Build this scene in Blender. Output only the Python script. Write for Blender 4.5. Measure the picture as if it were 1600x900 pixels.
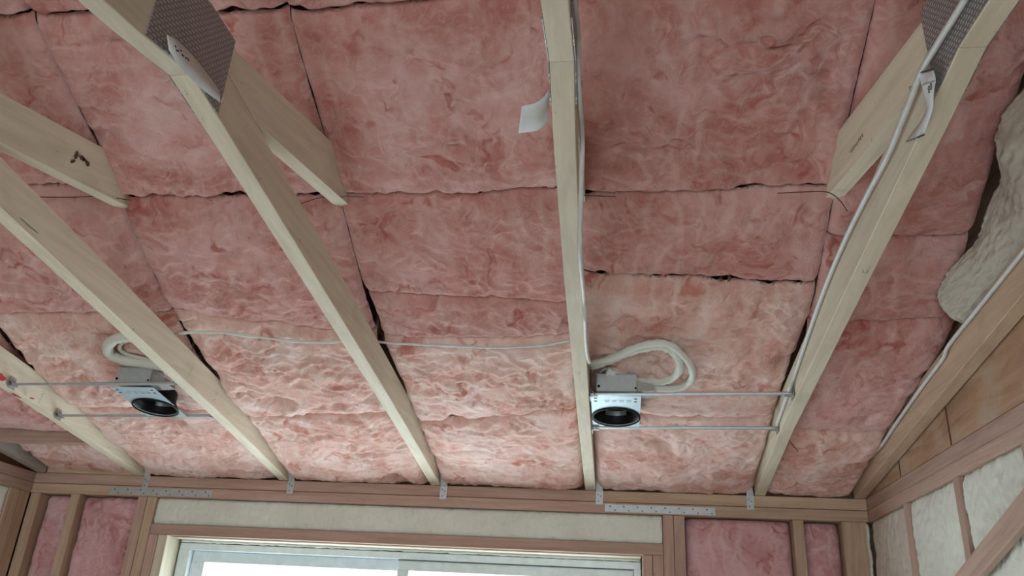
import bpy, math, random
import numpy as np
from mathutils import Vector, Matrix

for o in list(bpy.data.objects): bpy.data.objects.remove(o)
SC = bpy.context.scene
COL = SC.collection
Z0 = 2.44                                    # top of the window wall's plates above the floor

# ------------------------------------------------------------------ camera
CR = Vector((0.991791779676213, 0.11652198061156785, 0.052646878359950244))
CU = Vector((-0.0006818269144116679, -0.4069174958273968, 0.9134646608936874))
CF = Vector((-0.12786164741136719, 0.9060026377577043, 0.40349797954554034))
CP = Vector((0.087792, -3.144619, Z0 - 0.561046))
FPX = 1271.85
cd = bpy.data.cameras.new('camera'); cam = bpy.data.objects.new('camera', cd); COL.objects.link(cam)
m = Matrix((CR, CU, -CF)).transposed().to_4x4(); m.translation = CP
cam.matrix_world = m
cd.sensor_width = 36; cd.lens = FPX * 36 / 1600; cd.clip_start = 0.02; cd.clip_end = 200
SC.camera = cam

# ------------------------------------------------------------------ daylight and exposure
w = bpy.data.worlds.new('world'); SC.world = w; w.use_nodes = True
bg = w.node_tree.nodes['Background']
bg.inputs['Color'].default_value = (0.86, 0.95, 1.0, 1)
bg.inputs['Strength'].default_value = 7.5
SC.view_settings.view_transform = 'Standard'
SC.view_settings.look = 'None'
SC.view_settings.exposure = -0.1
SC.view_settings.gamma = 1.0
SC.view_settings.use_curve_mapping = False

def area(name, loc, direction, sx, sy, power, col=(1, 1, 1), portal=False):
    l = bpy.data.lights.new(name, 'AREA'); l.shape = 'RECTANGLE'; l.size = sx; l.size_y = sy
    l.energy = power; l.color = col
    if portal: l.cycles.is_portal = True
    o = bpy.data.objects.new(name, l); COL.objects.link(o); o.location = loc
    o.rotation_euler = Vector(direction).to_track_quat('-Z', 'Z').to_euler()
    return o
area('window_daylight_portal', (-0.74, 0.26, Z0 - 0.87), (0, -1, 0), 1.86, 1.3, 1, portal=True)
area('rear_opening_portal', (-0.66, -6.45, 1.07), (0, 1, 0), 1.8, 2.14, 1, portal=True)  # unseen opening behind the camera, added for fill light

# ------------------------------------------------------------------ pixel -> point on a real plane
def ray(u, v):
    return CR * ((u - 800) / FPX) - CU * ((v - 450) / FPX) + CF
def on_x(u, v, X):
    d = ray(u, v); return CP + d * ((X - CP.x) / d.x)
def on_y(u, v, Y):
    d = ray(u, v); return CP + d * ((Y - CP.y) / d.y)
def on_slope(u, v, c, s=0.1274):
    d = ray(u, v); return CP + d * ((Z0 + c - s * CP.y - CP.z) / (d.z + s * d.y))
ST = [-0.2, 0, .15, .3, .66, .91, 1.13, 1.35, 1.53, 2.0, 3]
SV = [0.0, .003, .04, .07, .145, .222, .305, .42, .52, .72, 1.1]
def S(t): return np.interp(t, ST, SV)
def on_ins(u, v, off=0.012):
    d = ray(u, v)
    for k in range(4000):
        P = CP + d * (1.0 + k * 0.001)
        if P.z >= Z0 + S(-P.y): break
    return P - d.normalized() * off

# ------------------------------------------------------------------ noise
def _h(ix, iy, seed):
    n = (ix * 374761393 + iy * 668265263 + seed * 974634777) & 0xffffffff
    n = ((n ^ (n >> 13)) * 1274126177) & 0xffffffff
    n = n ^ (n >> 16)
    return (n & 0xffff) / 65535.0 * 2 * np.pi
def perlin(x, y, seed=0):
    x = np.asarray(x, float); y = np.asarray(y, float)
    xi = np.floor(x).astype(np.int64); yi = np.floor(y).astype(np.int64)
    xf = x - xi; yf = y - yi
    u = xf * xf * xf * (xf * (xf * 6 - 15) + 10); v = yf * yf * yf * (yf * (yf * 6 - 15) + 10)
    def g(a, b):
        an = _h(xi + a, yi + b, seed); return np.cos(an) * (xf - a) + np.sin(an) * (yf - b)
    return ((g(0, 0) * (1 - u) + g(1, 0) * u) * (1 - v) + (g(0, 1) * (1 - u) + g(1, 1) * u) * v) * 1.5
def fbm(x, y, seed=0, o=4, gain=.5):
    r = 0; a = 1; s = 0
    for k in range(o):
        r = r + a * perlin(x * 2 ** k, y * 2 ** k, seed + k * 17); s += a; a *= gain
    return r / s
def fluff(x, y, seed, amp=1.0, sc=.78):
    """height of torn fibreglass: soft hills, warped ribbons and creases (metres, + is towards the room)"""
    x = x * sc; y = y * sc
    hol = np.clip(perlin(x * 9 + 1.7, y * 11, seed + 21) - .38, 0, 1)
    wx = x + .055 * fbm(x * 7, y * 7, seed + 1, 3); wy = y + .055 * fbm(x * 7 + 9, y * 7 + 4, seed + 2, 3)
    wx2 = x + .035 * fbm(x * 14, y * 14, seed + 3, 2); wy2 = y + .035 * fbm(x * 14 + 3, y * 14, seed + 4, 2)
    big = fbm(x * 4, y * 5, seed + 5, 3)
    b1 = np.sqrt(np.abs(perlin(wx * 7, wy * 11, seed + 6)) + .01) * 1.6 - .8          # billows with sharp creases
    b2 = np.sqrt(np.abs(perlin(wx2 * 16 + 5, wy2 * 24, seed + 7)) + .01) * 1.6 - .8
    r3 = 1 - np.abs(perlin(wx * 24 + 5, wy * 34, seed + 8)) * 3.2                      # crests of pulled fibre
    r4 = 1 - np.abs(perlin(wx2 * 55 + 5, wy2 * 60, seed + 11)) * 2.4
    mask = np.clip(.6 + 1.4 * fbm(x * 5 + 3, y * 5, seed + 9, 2), 0.12, 1.5)
    m2 = np.clip(.5 + 1.6 * fbm(x * 7 - 3, y * 7, seed + 12, 2), 0.0, 1.4)
    return amp * (.014 * big - .05 * hol * (1 + .6 * perlin(x * 40, y * 40, seed + 22)) + mask * (.0105 * b1 + .0062 * b2) + m2 * .0055 * np.maximum(r3, -.6) + mask * .0012 * r4 + .0011 * fbm(x * 110, y * 110, seed + 10, 2))

# ------------------------------------------------------------------ materials
def nt(name):
    mt = bpy.data.materials.new(name); mt.use_nodes = True
    t = mt.node_tree; b = t.nodes['Principled BSDF']; return mt, t, b
def N(t, kind, **kw):
    n = t.nodes.new(kind)
    for k, v in kw.items():
        if k.startswith('_'): setattr(n, k[1:], v)
        else: n.inputs[k].default_value = v
    return n
def ramp(t, stops, src):
    r = t.nodes.new('ShaderNodeValToRGB'); e = r.color_ramp.elements
    while len(e) < len(stops): e.new(0.5)
    for k, (p, c) in enumerate(stops):
        e[k].position = p; e[k].color = (c[0], c[1], c[2], 1) if hasattr(c, '__len__') else (c, c, c, 1)
    t.links.new(src, r.inputs[0]); return r.outputs[0]
def mixc(t, a, b, fac, mode='MIX'):
    n = t.nodes.new('ShaderNodeMix'); n.data_type = 'RGBA'; n.blend_type = mode
    for s, v in ((6, a), (7, b)):
        if hasattr(v, 'is_linked') or hasattr(v, 'links'): t.links.new(v, n.inputs[s])
        else: n.inputs[s].default_value = (*v, 1)
    if hasattr(fac, 'links'): t.links.new(fac, n.inputs[0])
    else: n.inputs[0].default_value = fac
    return n.outputs[2]
def coords(t, scale=(1, 1, 1), rnd=True):
    tc = t.nodes.new('ShaderNodeTexCoord'); mp = t.nodes.new('ShaderNodeMapping')
    mp.inputs['Scale'].default_value = scale
    src = tc.outputs['Object']
    if rnd:
        oi = t.nodes.new('ShaderNodeObjectInfo'); mu = N(t, 'ShaderNodeVectorMath', _operation='SCALE')
        mu.inputs[0].default_value = (37, 53, 71); t.links.new(oi.outputs['Random'], mu.inputs['Scale'])
        ad = N(t, 'ShaderNodeVectorMath', _operation='ADD')
        t.links.new(src, ad.inputs[0]); t.links.new(mu.outputs[0], ad.inputs[1]); src = ad.outputs[0]
    t.links.new(src, mp.inputs['Vector']); return mp.outputs[0]
def noise(t, v, scale, detail=4, rough=.5, dist=0.0):
    n = N(t, 'ShaderNodeTexNoise', Scale=scale, Detail=detail, Roughness=rough, Distortion=dist)
    t.links.new(v, n.inputs['Vector']); return n.outputs['Fac']
def bump(t, b, h, strength, dist):
    n = N(t, 'ShaderNodeBump', Strength=strength, Distance=dist)
    t.links.new(h, n.inputs['Height']); t.links.new(n.outputs[0], b.inputs['Normal'])

def mat_wood(name, c0, c1, rough=.75, var=.12):
    mt, t, b = nt(name)
    v = coords(t, (1.3, 22, 22)); v2 = coords(t, (4, 9, 9))
    g = noise(t, v, 2.2, 6, .6, .6); k = noise(t, v2, .8, 3, .5, 1.2)
    c = ramp(t, [(.3, c0), (.62, c1)], g)
    dk = tuple(x * .8 for x in c0)
    c = mixc(t, c, dk, ramp(t, [(.55, 0.0), (.8, .55)], k))
    sp = noise(t, coords(t, (12, 30, 30)), 3.0, 2, .5, .3)
    c = mixc(t, c, (c0[0] * .45, c0[1] * .38, c0[2] * .33), ramp(t, [(.73, 0.0), (.78, .6)], sp))
    oi = t.nodes.new('ShaderNodeObjectInfo')
    mr = N(t, 'ShaderNodeMapRange'); mr.inputs[3].default_value = 1 - var; mr.inputs[4].default_value = 1 + var * .5
    t.links.new(oi.outputs['Random'], mr.inputs[0])
    hs = N(t, 'ShaderNodeHueSaturation'); t.links.new(mr.outputs[0], hs.inputs['Value']); t.links.new(c, hs.inputs['Color'])
    t.links.new(hs.outputs[0], b.inputs['Base Color']); b.inputs['Roughness'].default_value = rough
    bump(t, b, g, .25, .002); return mt
WOOD = mat_wood('pale_spruce', (.62, .56, .43), (.73, .68, .54))
WOOD_RED = mat_wood('reddish_fir', (.40, .25, .20), (.52, .37, .30))
WOOD_TAN = mat_wood('tan_fir', (.43, .29, .20), (.56, .41, .29))
WOOD_GREY = mat_wood('grey_lumber', (.30, .28, .24), (.42, .38, .33))

def mat_pink(name, dark, mid, pale, sc=1.0):
    mt, t, b = nt(name)
    v = coords(t)
    wn = N(t, 'ShaderNodeTexNoise', Scale=6.0, Detail=3.0); t.links.new(v, wn.inputs['Vector'])
    sub = N(t, 'ShaderNodeVectorMath', _operation='SUBTRACT'); sub.inputs[1].default_value = (.5, .5, .5)
    t.links.new(wn.outputs['Color'], sub.inputs[0])
    scl = N(t, 'ShaderNodeVectorMath', _operation='SCALE'); scl.inputs['Scale'].default_value = .35
    t.links.new(sub.outputs[0], scl.inputs[0])
    ad = N(t, 'ShaderNodeVectorMath', _operation='ADD'); t.links.new(v, ad.inputs[0]); t.links.new(scl.outputs[0], ad.inputs[1])
    wv = ad.outputs[0]
    n1 = noise(t, v, 5 * sc, 6, .6, .6)
    c = ramp(t, [(.33, dark), (.5, mid), (.68, tuple(.5 * a + .5 * d for a, d in zip(mid, pale)))], n1)
    # soft ribbons of paler fibre
    def ridge(vec, scale, lo, hi, dist=1.0):
        n = noise(t, vec, scale, 3, .5, dist)
        m1 = N(t, 'ShaderNodeMath', _operation='SUBTRACT'); t.links.new(n, m1.inputs[0]); m1.inputs[1].default_value = .5
        m2 = N(t, 'ShaderNodeMath', _operation='ABSOLUTE'); t.links.new(m1.outputs[0], m2.inputs[0])
        return ramp(t, [(0, 1.0), (lo, .45), (hi, 0.0)], m2.outputs[0])
    patch = ramp(t, [(.38, .12), (.66, 1.0)], noise(t, v, 3.5, 2, .5, 0))
    def mul(a, bb):
        mm = N(t, 'ShaderNodeMath', _operation='MULTIPLY'); t.links.new(a, mm.inputs[0])
        if hasattr(bb, 'links'): t.links.new(bb, mm.inputs[1])
        else: mm.inputs[1].default_value = bb
        return mm.outputs[0]
    r1 = mul(ridge(wv, 7 * sc, .02, .06), patch); c = mixc(t, c, pale, mul(r1, .5))
    r2 = ridge(wv, 19 * sc, .02, .07, 1.8); c = mixc(t, c, pale, mul(r2, .28))
    # long sweeping strands
    for wsc, off, am in ((5.5, 3.0, .36), (8.0, 11.0, .26), (3.4, 19.0, .22)):
        mp = t.nodes.new('ShaderNodeMapping'); mp.inputs['Location'].default_value = (off, off * .7, 0); mp.inputs['Rotation'].default_value = (0, 0, off)
        t.links.new(v, mp.inputs['Vector'])
        wv_ = N(t, 'ShaderNodeTexWave', Scale=wsc * sc, Distortion=11.0, Detail=3.0); wv_.inputs['Detail Scale'].default_value = .9; wv_.inputs['Detail Roughness'].default_value = .6
        t.links.new(mp.outputs[0], wv_.inputs['Vector'])
        st_ = ramp(t, [(.66, 0.0), (.9, .6), (1.0, 1.0)], wv_.outputs['Fac'])
        pm = ramp(t, [(.42, 0.0), (.62, 1.0)], noise(t, mp.outputs[0], 6, 2, .5, 0))
        strand = mul(st_, pm); c = mixc(t, c, pale, mul(strand, am))
    # small deeper rose spots painted as the dark of hollows
    sp = ramp(t, [(.58, 0.0), (.72, 1.0)], noise(t, wv, 11, 3, .55, .8)); c = mixc(t, c, (dark[0] * .86, dark[1] * .58, dark[2] * .5), mul(sp, .85))
    t.links.new(c, b.inputs['Base Color']); b.inputs['Roughness'].default_value = 1.0
    b.inputs['Specular IOR Level'].default_value = .08
    b.inputs['Sheen Weight'].default_value = .15; b.inputs['Sheen Roughness'].default_value = .6
    fine = noise(t, wv, 70, 5, .65, 1.5)
    h1 = N(t, 'ShaderNodeMath', _operation='ADD'); t.links.new(mul(fine, .5), h1.inputs[0]); t.links.new(mul(r2, .3), h1.inputs[1])
    hh = N(t, 'ShaderNodeMath', _operation='ADD'); t.links.new(h1.outputs[0], hh.inputs[0]); t.links.new(mul(strand, .5), hh.inputs[1])
    bump(t, b, hh.outputs[0], .55, .006); return mt
PINK = mat_pink('pink_fibreglass', (.45, .165, .14), (.59, .29, .262), (.78, .56, .52), .8)
PINK_LIT = mat_pink('lit_pink_fibreglass', (.60, .27, .21), (.74, .46, .395), (.89, .77, .71), .8)  # paler copy for the lower batts; window light put into the colour
PINK_WALL = mat_pink('rose_fibreglass', (.46, .19, .20), (.60, .32, .335), (.78, .57, .58))

def mat_foam(name, c0, c1, sc=22):
    mt, t, b = nt(name); v = coords(t)
    n = noise(t, v, sc, 5, .6, .5); n2 = noise(t, v, 4, 3, .5, .3)
    c = mixc(t, ramp(t, [(.3, c0), (.7, c1)], n2), tuple(x * .9 for x in c0), ramp(t, [(.55, 0.0), (.8, .5)], n))
    t.links.new(c, b.inputs['Base Color']); b.inputs['Roughness'].default_value = .7
    bump(t, b, n, .5, .008); return mt
FOAM = mat_foam('cream_spray_foam', (.66, .69, .61), (.77, .81, .74))
FOAM_PINKISH = mat_foam('dusty_spray_foam', (.60, .57, .50), (.71, .69, .62))
def mat_simple(name, col, rough=.5, metal=0.0, bumpy=0, sc=30):
    mt, t, b = nt(name); v = coords(t)
    n = noise(t, v, sc, 4, .6, .2)
    c = ramp(t, [(.3, tuple(x * .86 for x in col)), (.7, col)], n)
    t.links.new(c, b.inputs['Base Color']); b.inputs['Roughness'].default_value = rough; b.inputs['Metallic'].default_value = metal
    if bumpy: bump(t, b, n, bumpy, .002)
    return mt
FOAM_SHADED = mat_foam('shaded_spray_foam', (.47, .43, .36), (.60, .56, .48))  # darker foam: the lump's shade is put into the colour
GALV = mat_simple('galvanised_steel', (.55, .60, .62), .45, .6, .2, 60)
GALV_DK = mat_simple('dull_galvanised_steel', (.42, .41, .40), .5, .7, .2, 60)
GALV_BLUE = mat_simple('bright_galvanised_plate', (.50, .66, .72), .42, .3)
BLACK = mat_simple('black_baffle', (.005, .0055, .006), .45); BLACK.node_tree.nodes['Principled BSDF'].inputs['Specular IOR Level'].default_value = .15
GREYBAND = mat_simple('reflection_band', (.22, .25, .26), .35, .5)
CABLE = mat_simple('white_cable_sheath', (.66, .68, .66), .45)
WIRE = mat_simple('rusty_wire', (.10, .05, .04), .5, .5)
INK = mat_simple('black_ink', (.03, .03, .035), .6)
FADED = mat_simple('faded_ink', (.22, .20, .18), .7)
NAIL = mat_simple('nail_steel', (.16, .16, .17), .5, .5)
PAPER = mat_simple('white_paper', (.74, .78, .78), .7)
VINYL = mat_simple('white_vinyl', (.82, .93, .96), .35)
BARK = mat_simple('dark_knot', (.10, .06, .04), .7, 0, .4)
REDP = mat_simple('red_marker', (.55, .05, .06), .6)
DARKGAP = mat_simple('dark_sash_gap', (.07, .10, .11), .6)
CONC = mat_simple('subfloor', (.56, .55, .52), .8)
DECK = mat_simple('roof_deck', (.40, .30, .20), .8)
DRY = mat_simple('bare_wall_board', (.62, .58, .50), .8)
def mat_gusset():
    mt, t, b = nt('toothed_truss_plate')
    tc = t.nodes.new('ShaderNodeTexCoord'); mp = t.nodes.new('ShaderNodeMapping')
    t.links.new(tc.outputs['Object'], mp.inputs[0])
    br = N(t, 'ShaderNodeTexBrick', Scale=1.0); br.inputs['Brick Width'].default_value = .0115; br.inputs['Row Height'].default_value = .0068
    br.inputs['Mortar Size'].default_value = .0024; br.inputs['Mortar Smooth'].default_value = .3
    mp.inputs['Rotation'].default_value = (0, math.radians(90), math.radians(90))
    t.links.new(mp.outputs[0], br.inputs['Vector'])
    n = noise(t, coords(t), 30, 4, .6, .3)
    c = mixc(t, (.20, .205, .20), (.31, .315, .31), n)
    c = mixc(t, (.46, .47, .47), c, br.outputs['Fac'])
    t.links.new(c, b.inputs['Base Color']); b.inputs['Metallic'].default_value = .6; b.inputs['Roughness'].default_value = .5
    bump(t, b, br.outputs['Fac'], .6, .002); return mt
GUSSET = mat_gusset()
def mat_ply():
    mt, t, b = nt('weathered_plywood'); v = coords(t, (3, 1.0, 6), False)
    n = noise(t, v, 2.6, 5, .6, 1.2); n2 = noise(t, coords(t, (1, 1, 1), False), 4, 4, .6, .5)
    c = ramp(t, [(.3, (.24, .13, .075)), (.5, (.40, .24, .14)), (.7, (.47, .32, .21))], n)
    c = mixc(t, c, (.46, .38, .31), ramp(t, [(.48, 0.0), (.66, .8)], n2))
    t.links.new(c, b.inputs['Base Color']); b.inputs['Roughness'].default_value = .8; bump(t, b, n, .2, .002); return mt
PLY = mat_ply()
def mat_glass():
    mt, t, b = nt('window_glass'); t.nodes.remove(b)
    tr = t.nodes.new('ShaderNodeBsdfTransparent'); gl = N(t, 'ShaderNodeBsdfGlossy', Roughness=.02)
    tr.inputs[0].default_value = (.96, .98, .98, 1)
    mx = t.nodes.new('ShaderNodeMixShader'); mx.inputs[0].default_value = .06
    t.links.new(tr.outputs[0], mx.inputs[1]); t.links.new(gl.outputs[0], mx.inputs[2])
    t.links.new(mx.outputs[0], t.nodes['Material Output'].inputs[0]); return mt
GLASS = mat_glass()

# ------------------------------------------------------------------ mesh helpers
def obj(name, verts, faces, mat, parent=None, smooth=False, origin=None):
    me = bpy.data.meshes.new(name)
    V = [tuple(v) for v in verts]
    if origin is not None: V = [(v[0] - origin[0], v[1] - origin[1], v[2] - origin[2]) for v in V]
    me.from_pydata(V, [], faces); me.validate()
    if mat: me.materials.append(mat)
    if smooth: me.shade_smooth()
    o = bpy.data.objects.new(name, me); COL.objects.link(o)
    if origin is not None: o.location = origin
    if parent: o.parent = parent; o.matrix_parent_inverse = Matrix.Translation(parent.location).inverted()
    return o
def tag(o, label=None, cat=None, group=None, kind=None):
    if label: o['label'] = label
    if cat: o['category'] = cat
    if group: o['group'] = group
    if kind: o['kind'] = kind
    return o
def empty(name, loc):
    o = bpy.data.objects.new(name, None); COL.objects.link(o); o.location = loc; o.empty_display_size = .1; return o
class MB:
    def __init__(s): s.v = []; s.f = []
    def hexa(s, c):                      # 8 corners: bottom 4, top 4
        n = len(s.v); s.v += [tuple(p) for p in c]
        s.f += [tuple(n + i for i in q) for q in ((3, 2, 1, 0), (4, 5, 6, 7), (0, 1, 5, 4), (1, 2, 6, 5), (2, 3, 7, 6), (3, 0, 4, 7))]
        return s
    def box(s, x0, x1, y0, y1, z0, z1, bv=0.0):
        if bv <= 0: return s.hexa([(x0, y0, z0), (x1, y0, z0), (x1, y1, z0), (x0, y1, z0), (x0, y0, z1), (x1, y0, z1), (x1, y1, z1), (x0, y1, z1)])
        # box with chamfered edges
        n = len(s.v); idx = {}
        for i, x in enumerate((x0, x1)):
            for j, y in enumerate((y0, y1)):
                for k, z in enumerate((z0, z1)):
                    sx, sy, sz = 1 - 2 * i, 1 - 2 * j, 1 - 2 * k
                    for a, p in enumerate(((x, y + sy * bv, z + sz * bv), (x + sx * bv, y, z + sz * bv), (x + sx * bv, y + sy * bv, z))):
                        idx[(i, j, k, a)] = len(s.v); s.v.append(p)
        F = s.f; I = idx
        for i in (0, 1):
            q = [I[(i, 0, 0, 0)], I[(i, 1, 0, 0)], I[(i, 1, 1, 0)], I[(i, 0, 1, 0)]]; F.append(tuple(q if i else q[::-1]))
            q = [I[(0, i, 0, 1)], I[(1, i, 0, 1)], I[(1, i, 1, 1)], I[(0, i, 1, 1)]]; F.append(tuple(q[::-1] if i else q))
            q = [I[(0, 0, i, 2)], I[(1, 0, i, 2)], I[(1, 1, i, 2)], I[(0, 1, i, 2)]]; F.append(tuple(q if i else q[::-1]))
        for a in (0, 1):
            for b_ in (0, 1):
                F.append((I[(0, a, b_, 1)], I[(1, a, b_, 1)], I[(1, a, b_, 2)], I[(0, a, b_, 2)]))
                F.append((I[(a, 0, b_, 0)], I[(a, 1, b_, 0)], I[(a, 1, b_, 2)], I[(a, 0, b_, 2)]))
                F.append((I[(a, b_, 0, 0)], I[(a, b_, 1, 0)], I[(a, b_, 1, 1)], I[(a, b_, 0, 1)]))
        for i in (0, 1):
            for j in (0, 1):
                for k in (0, 1): F.append((I[(i, j, k, 0)], I[(i, j, k, 1)], I[(i, j, k, 2)]))
        return s
    def tube(s, P, r, n=8, closed_ends=True):
        P = [Vector(p) for p in P]; R = r if hasattr(r, '__len__') else [r] * len(P)
        up = Vector((0.3, .2, 1)).normalized(); base = len(s.v)
        for i, p in enumerate(P):
            d = (P[min(i + 1, len(P) - 1)] - P[max(i - 1, 0)]).normalized()
            a = d.cross(up)
            if a.length < .05: a = d.cross(Vector((1, 0, 0)))
            a.normalize(); b_ = a.cross(d).normalized()
            for k in range(n):
                an = 2 * math.pi * k / n; s.v.append(tuple(p + (a * math.cos(an) + b_ * math.sin(an)) * R[i]))
        for i in range(len(P) - 1):
            for k in range(n):
                k2 = (k + 1) % n; a0 = base + i * n
                s.f.append((a0 + k, a0 + k2, a0 + n + k2, a0 + n + k))
        if closed_ends:
            s.f.append(tuple(base + k for k in range(n))[::-1]); s.f.append(tuple(base + (len(P) - 1) * n + k for k in range(n)))
        return s
    def cyl(s, c, axis, r, h, n=16):
        c = Vector(c); ax = Vector(axis).normalized(); return s.tube([c, c + ax * h], r, n)
    def build(s, name, mat, parent=None, smooth=False, origin=None):
        return obj(name, s.v, s.f, mat, parent, smooth, origin)
def fixn(o):
    import bmesh
    bm = bmesh.new(); bm.from_mesh(o.data); bmesh.ops.recalc_face_normals(bm, faces=bm.faces); bm.to_mesh(o.data); bm.free(); return o
def spline(P, n=8):
    P = [Vector(p) for p in P]; Q = [P[0] * 2 - P[1]] + P + [P[-1] * 2 - P[-2]]; out = []
    for i in range(1, len(Q) - 2):
        for k in range(n):
            t = k / n; a, b_, c, d = Q[i - 1], Q[i], Q[i + 1], Q[i + 2]
            out.append(.5 * ((2 * b_) + (c - a) * t + (2 * a - 5 * b_ + 4 * c - d) * t * t + (3 * b_ - a - 3 * c + d) * t ** 3))
    out.append(P[-1]); return out
def board(name, p0, p1, wdt, hgt, mat, parent=None, up=(0, 0, 1), bend=None, bv=.0015, seg=1):
    """lumber from p0 to p1 (centre line); wdt across, hgt along 'up'; mesh is local with X along the length"""
    p0 = Vector(p0); p1 = Vector(p1); d = p1 - p0; L = d.length; d.normalize()
    u = Vector(up); u = (u - d * u.dot(d)).normalized(); s_ = u.cross(d)
    V = []; F = []; n = max(seg, 1); prof = []
    hw, hh = wdt / 2, hgt / 2
    for (a, b_) in ((-hw + bv, -hh), (hw - bv, -hh), (hw, -hh + bv), (hw, hh - bv), (hw - bv, hh), (-hw + bv, hh), (-hw, hh - bv), (-hw, -hh + bv)): prof.append((a, b_))
    for i in range(n + 1):
        x = L * i / n; by = bend(i / n) if bend else 0
        for a, b_ in prof: V.append((x, a + by, b_))
    for i in range(n):
        for k in range(8):
            k2 = (k + 1) % 8; F.append((i * 8 + k, (i + 1) * 8 + k, (i + 1) * 8 + k2, i * 8 + k2))
    F.append(tuple(range(8))); F.append(tuple(n * 8 + k for k in range(8))[::-1])
    o = obj(name, V, F, mat); fixn(o)
    M = Matrix((d, s_, u)).transposed().to_4x4(); M.translation = p0
    o.matrix_world = M
    if parent:
        o.parent = parent; o.matrix_parent_inverse = Matrix.Translation(parent.location).inverted()
    return o

# ------------------------------------------------------------------ room shell
XL, XR = -2.3024, .986
def struct(o): o['kind'] = 'structure'; return o
struct(MB().box(XL - .16, XR + .16, -6.6, .16, -.06, 0).build('floor', CONC))
wf = MB(); y0, y1 = .147, .16                         # sheathing behind the window wall's studs, with the window's opening
wf.box(XL - .16, -1.655, y0, y1, 0, Z0 + .155); wf.box(.172, XR + .16, y0, y1, 0, Z0 + .155)
wf.box(-1.655, .172, y0, y1, Z0 - .248, Z0 + .155); wf.box(-1.655, .172, y0, y1, 0, Z0 - 1.52)
struct(wf.build('wall_front', PLY))
struct(MB().box(XL - .16, XL - .145, -6.6, .147, 0, Z0 + 1.2).build('wall_left', PLY))
struct(MB().box(XR + .0035, XR + .02, -4.4, .147, Z0 + .003, Z0 + 1.2).build('wall_right', PLY))
struct(MB().box(XR + .145, XR + .16, -6.6, .147, 0, Z0 - .0).build('wall_right', PLY))
wb = MB(); wb.box(XL - .16, XL + .75, -6.6, -6.5, 0, Z0 + .3); wb.box(XR - .75, XR + .16, -6.6, -6.5, 0, Z0 + .3); wb.box(XL + .75, XR - .75, -6.6, -6.5, Z0 - .3, Z0 + .3)
struct(wb.build('wall_back', DRY))  # unseen wall; its opening is sized to balance the fill light
# roof deck: up from the window wall to the ridge and down again behind the camera
V = []; F = []
for i, (yy, zz) in enumerate([(.175, .17), (-2.2, 1.25), (-4.4, .35), (-6.7, .35)]):
    for x in (XL - .16, XR + .16):
        V.append((x, yy, Z0 + zz)); V.append((x, yy, Z0 + zz + .02))
for i in range(3):
    a = i * 4; b_ = a + 4
    F += [(a, a + 2, b_ + 2, b_), (a + 1, b_ + 1, b_ + 3, a + 3), (a, b_, b_ + 1, a + 1), (a + 2, a + 3, b_ + 3, b_ + 2)]
F += [(0, 1, 3, 2), (12, 14, 15, 13)]
struct(fixn(obj('ceiling', V, F, DECK)))

# ------------------------------------------------------------------ roof trusses
SL = .1274; TA = 2.135
BOW = {'0': ([0, .6, 1.5, 2.3], [-1.842, -1.840, -1.838, -1.838]),
       'A': ([0, .52, 1.47, 2.3], [-1.229, -1.2175, -1.218, -1.222]),
       'B': ([0, .5, .95, 1.47, 1.95, 2.135, 2.3], [-.6115, -.609, -.611, -.617, -.623, -.627, -.66]),
       'C': ([0, .6, 1.47, 1.95, 2.135, 2.3], [-.0115, -.012, -.0095, -.003, .003, .002]),
       'D': ([0, .63, 1.47, 1.93, 2.135, 2.3], [.613, .598, .6, .603, .602, .60]),
       'E': ([0, 2.3], [.965, .965]), 'G': ([0, 2.3], [-2.2815, -2.2815])}
def XT(k, t): return np.interp(t, *BOW[k])
W2 = .0195
def slope_chord(name, k, t0, t1, z_of, h, mat, parent, wd=W2, n=24, cut=0.0):
    """a chord running along Y with its natural bow; local mesh X = length"""
    V = []; F = []
    org = Vector((0, -t0, Z0)); bv = .0016
    for i in range(n + 1):
        t = t0 + (t1 - t0) * i / n; x = float(XT(k, t)); z = z_of(t)
        for a, b_ in ((-wd + bv, 0), (wd - bv, 0), (wd, bv), (wd, h - bv), (wd - bv, h), (-wd + bv, h), (-wd, h - bv), (-wd, bv)):
            V.append((t - t0, x + a, z + b_))
    for i in range(n):
        for q in range(8):
            q2 = (q + 1) % 8; F.append((i * 8 + q, (i + 1) * 8 + q, (i + 1) * 8 + q2, i * 8 + q2))
    F.append(tuple(range(8))); F.append(tuple(n * 8 + q for q in range(8)))
    o = obj(name, V, F, mat); fixn(o)
    M = Matrix(((0, 1, 0, 0), (-1, 0, 0, -t0), (0, 0, 1, Z0), (0, 0, 0, 1)))
    o.matrix_world = M
    if parent: o.parent = parent; o.matrix_parent_inverse = Matrix.Translation(parent.location).inverted()
    return o
def zlow(t): return SL * t + .0005
def zhigh(t): return SL * TA + .0005 - .099 * (t - TA)
def disc(name, c, nrm, rx, ry, mat, parent, along=(0, 1, 0), seed=0, th=.0012, n=14):
    c = Vector(c); nrm = Vector(nrm).normalized(); a = Vector(along); a = (a - nrm * a.dot(nrm)).normalized(); b_ = nrm.cross(a)
    rd = random.Random(seed); V = []; F = []
    R = [rd.uniform(.7, 1.15) for _ in range(n)]
    for h in (0, th):
        for i in range(n):
            an = 2 * math.pi * i / n; V.append(c + a * math.cos(an) * rx * R[i] + b_ * math.sin(an) * ry * R[i] + nrm * h)
    F = [tuple(range(n))[::-1], tuple(range(n, 2 * n))] + [(i, (i + 1) % n, n + (i + 1) % n, n + i) for i in range(n)]
    return obj(name, V, F, mat, parent)
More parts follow.
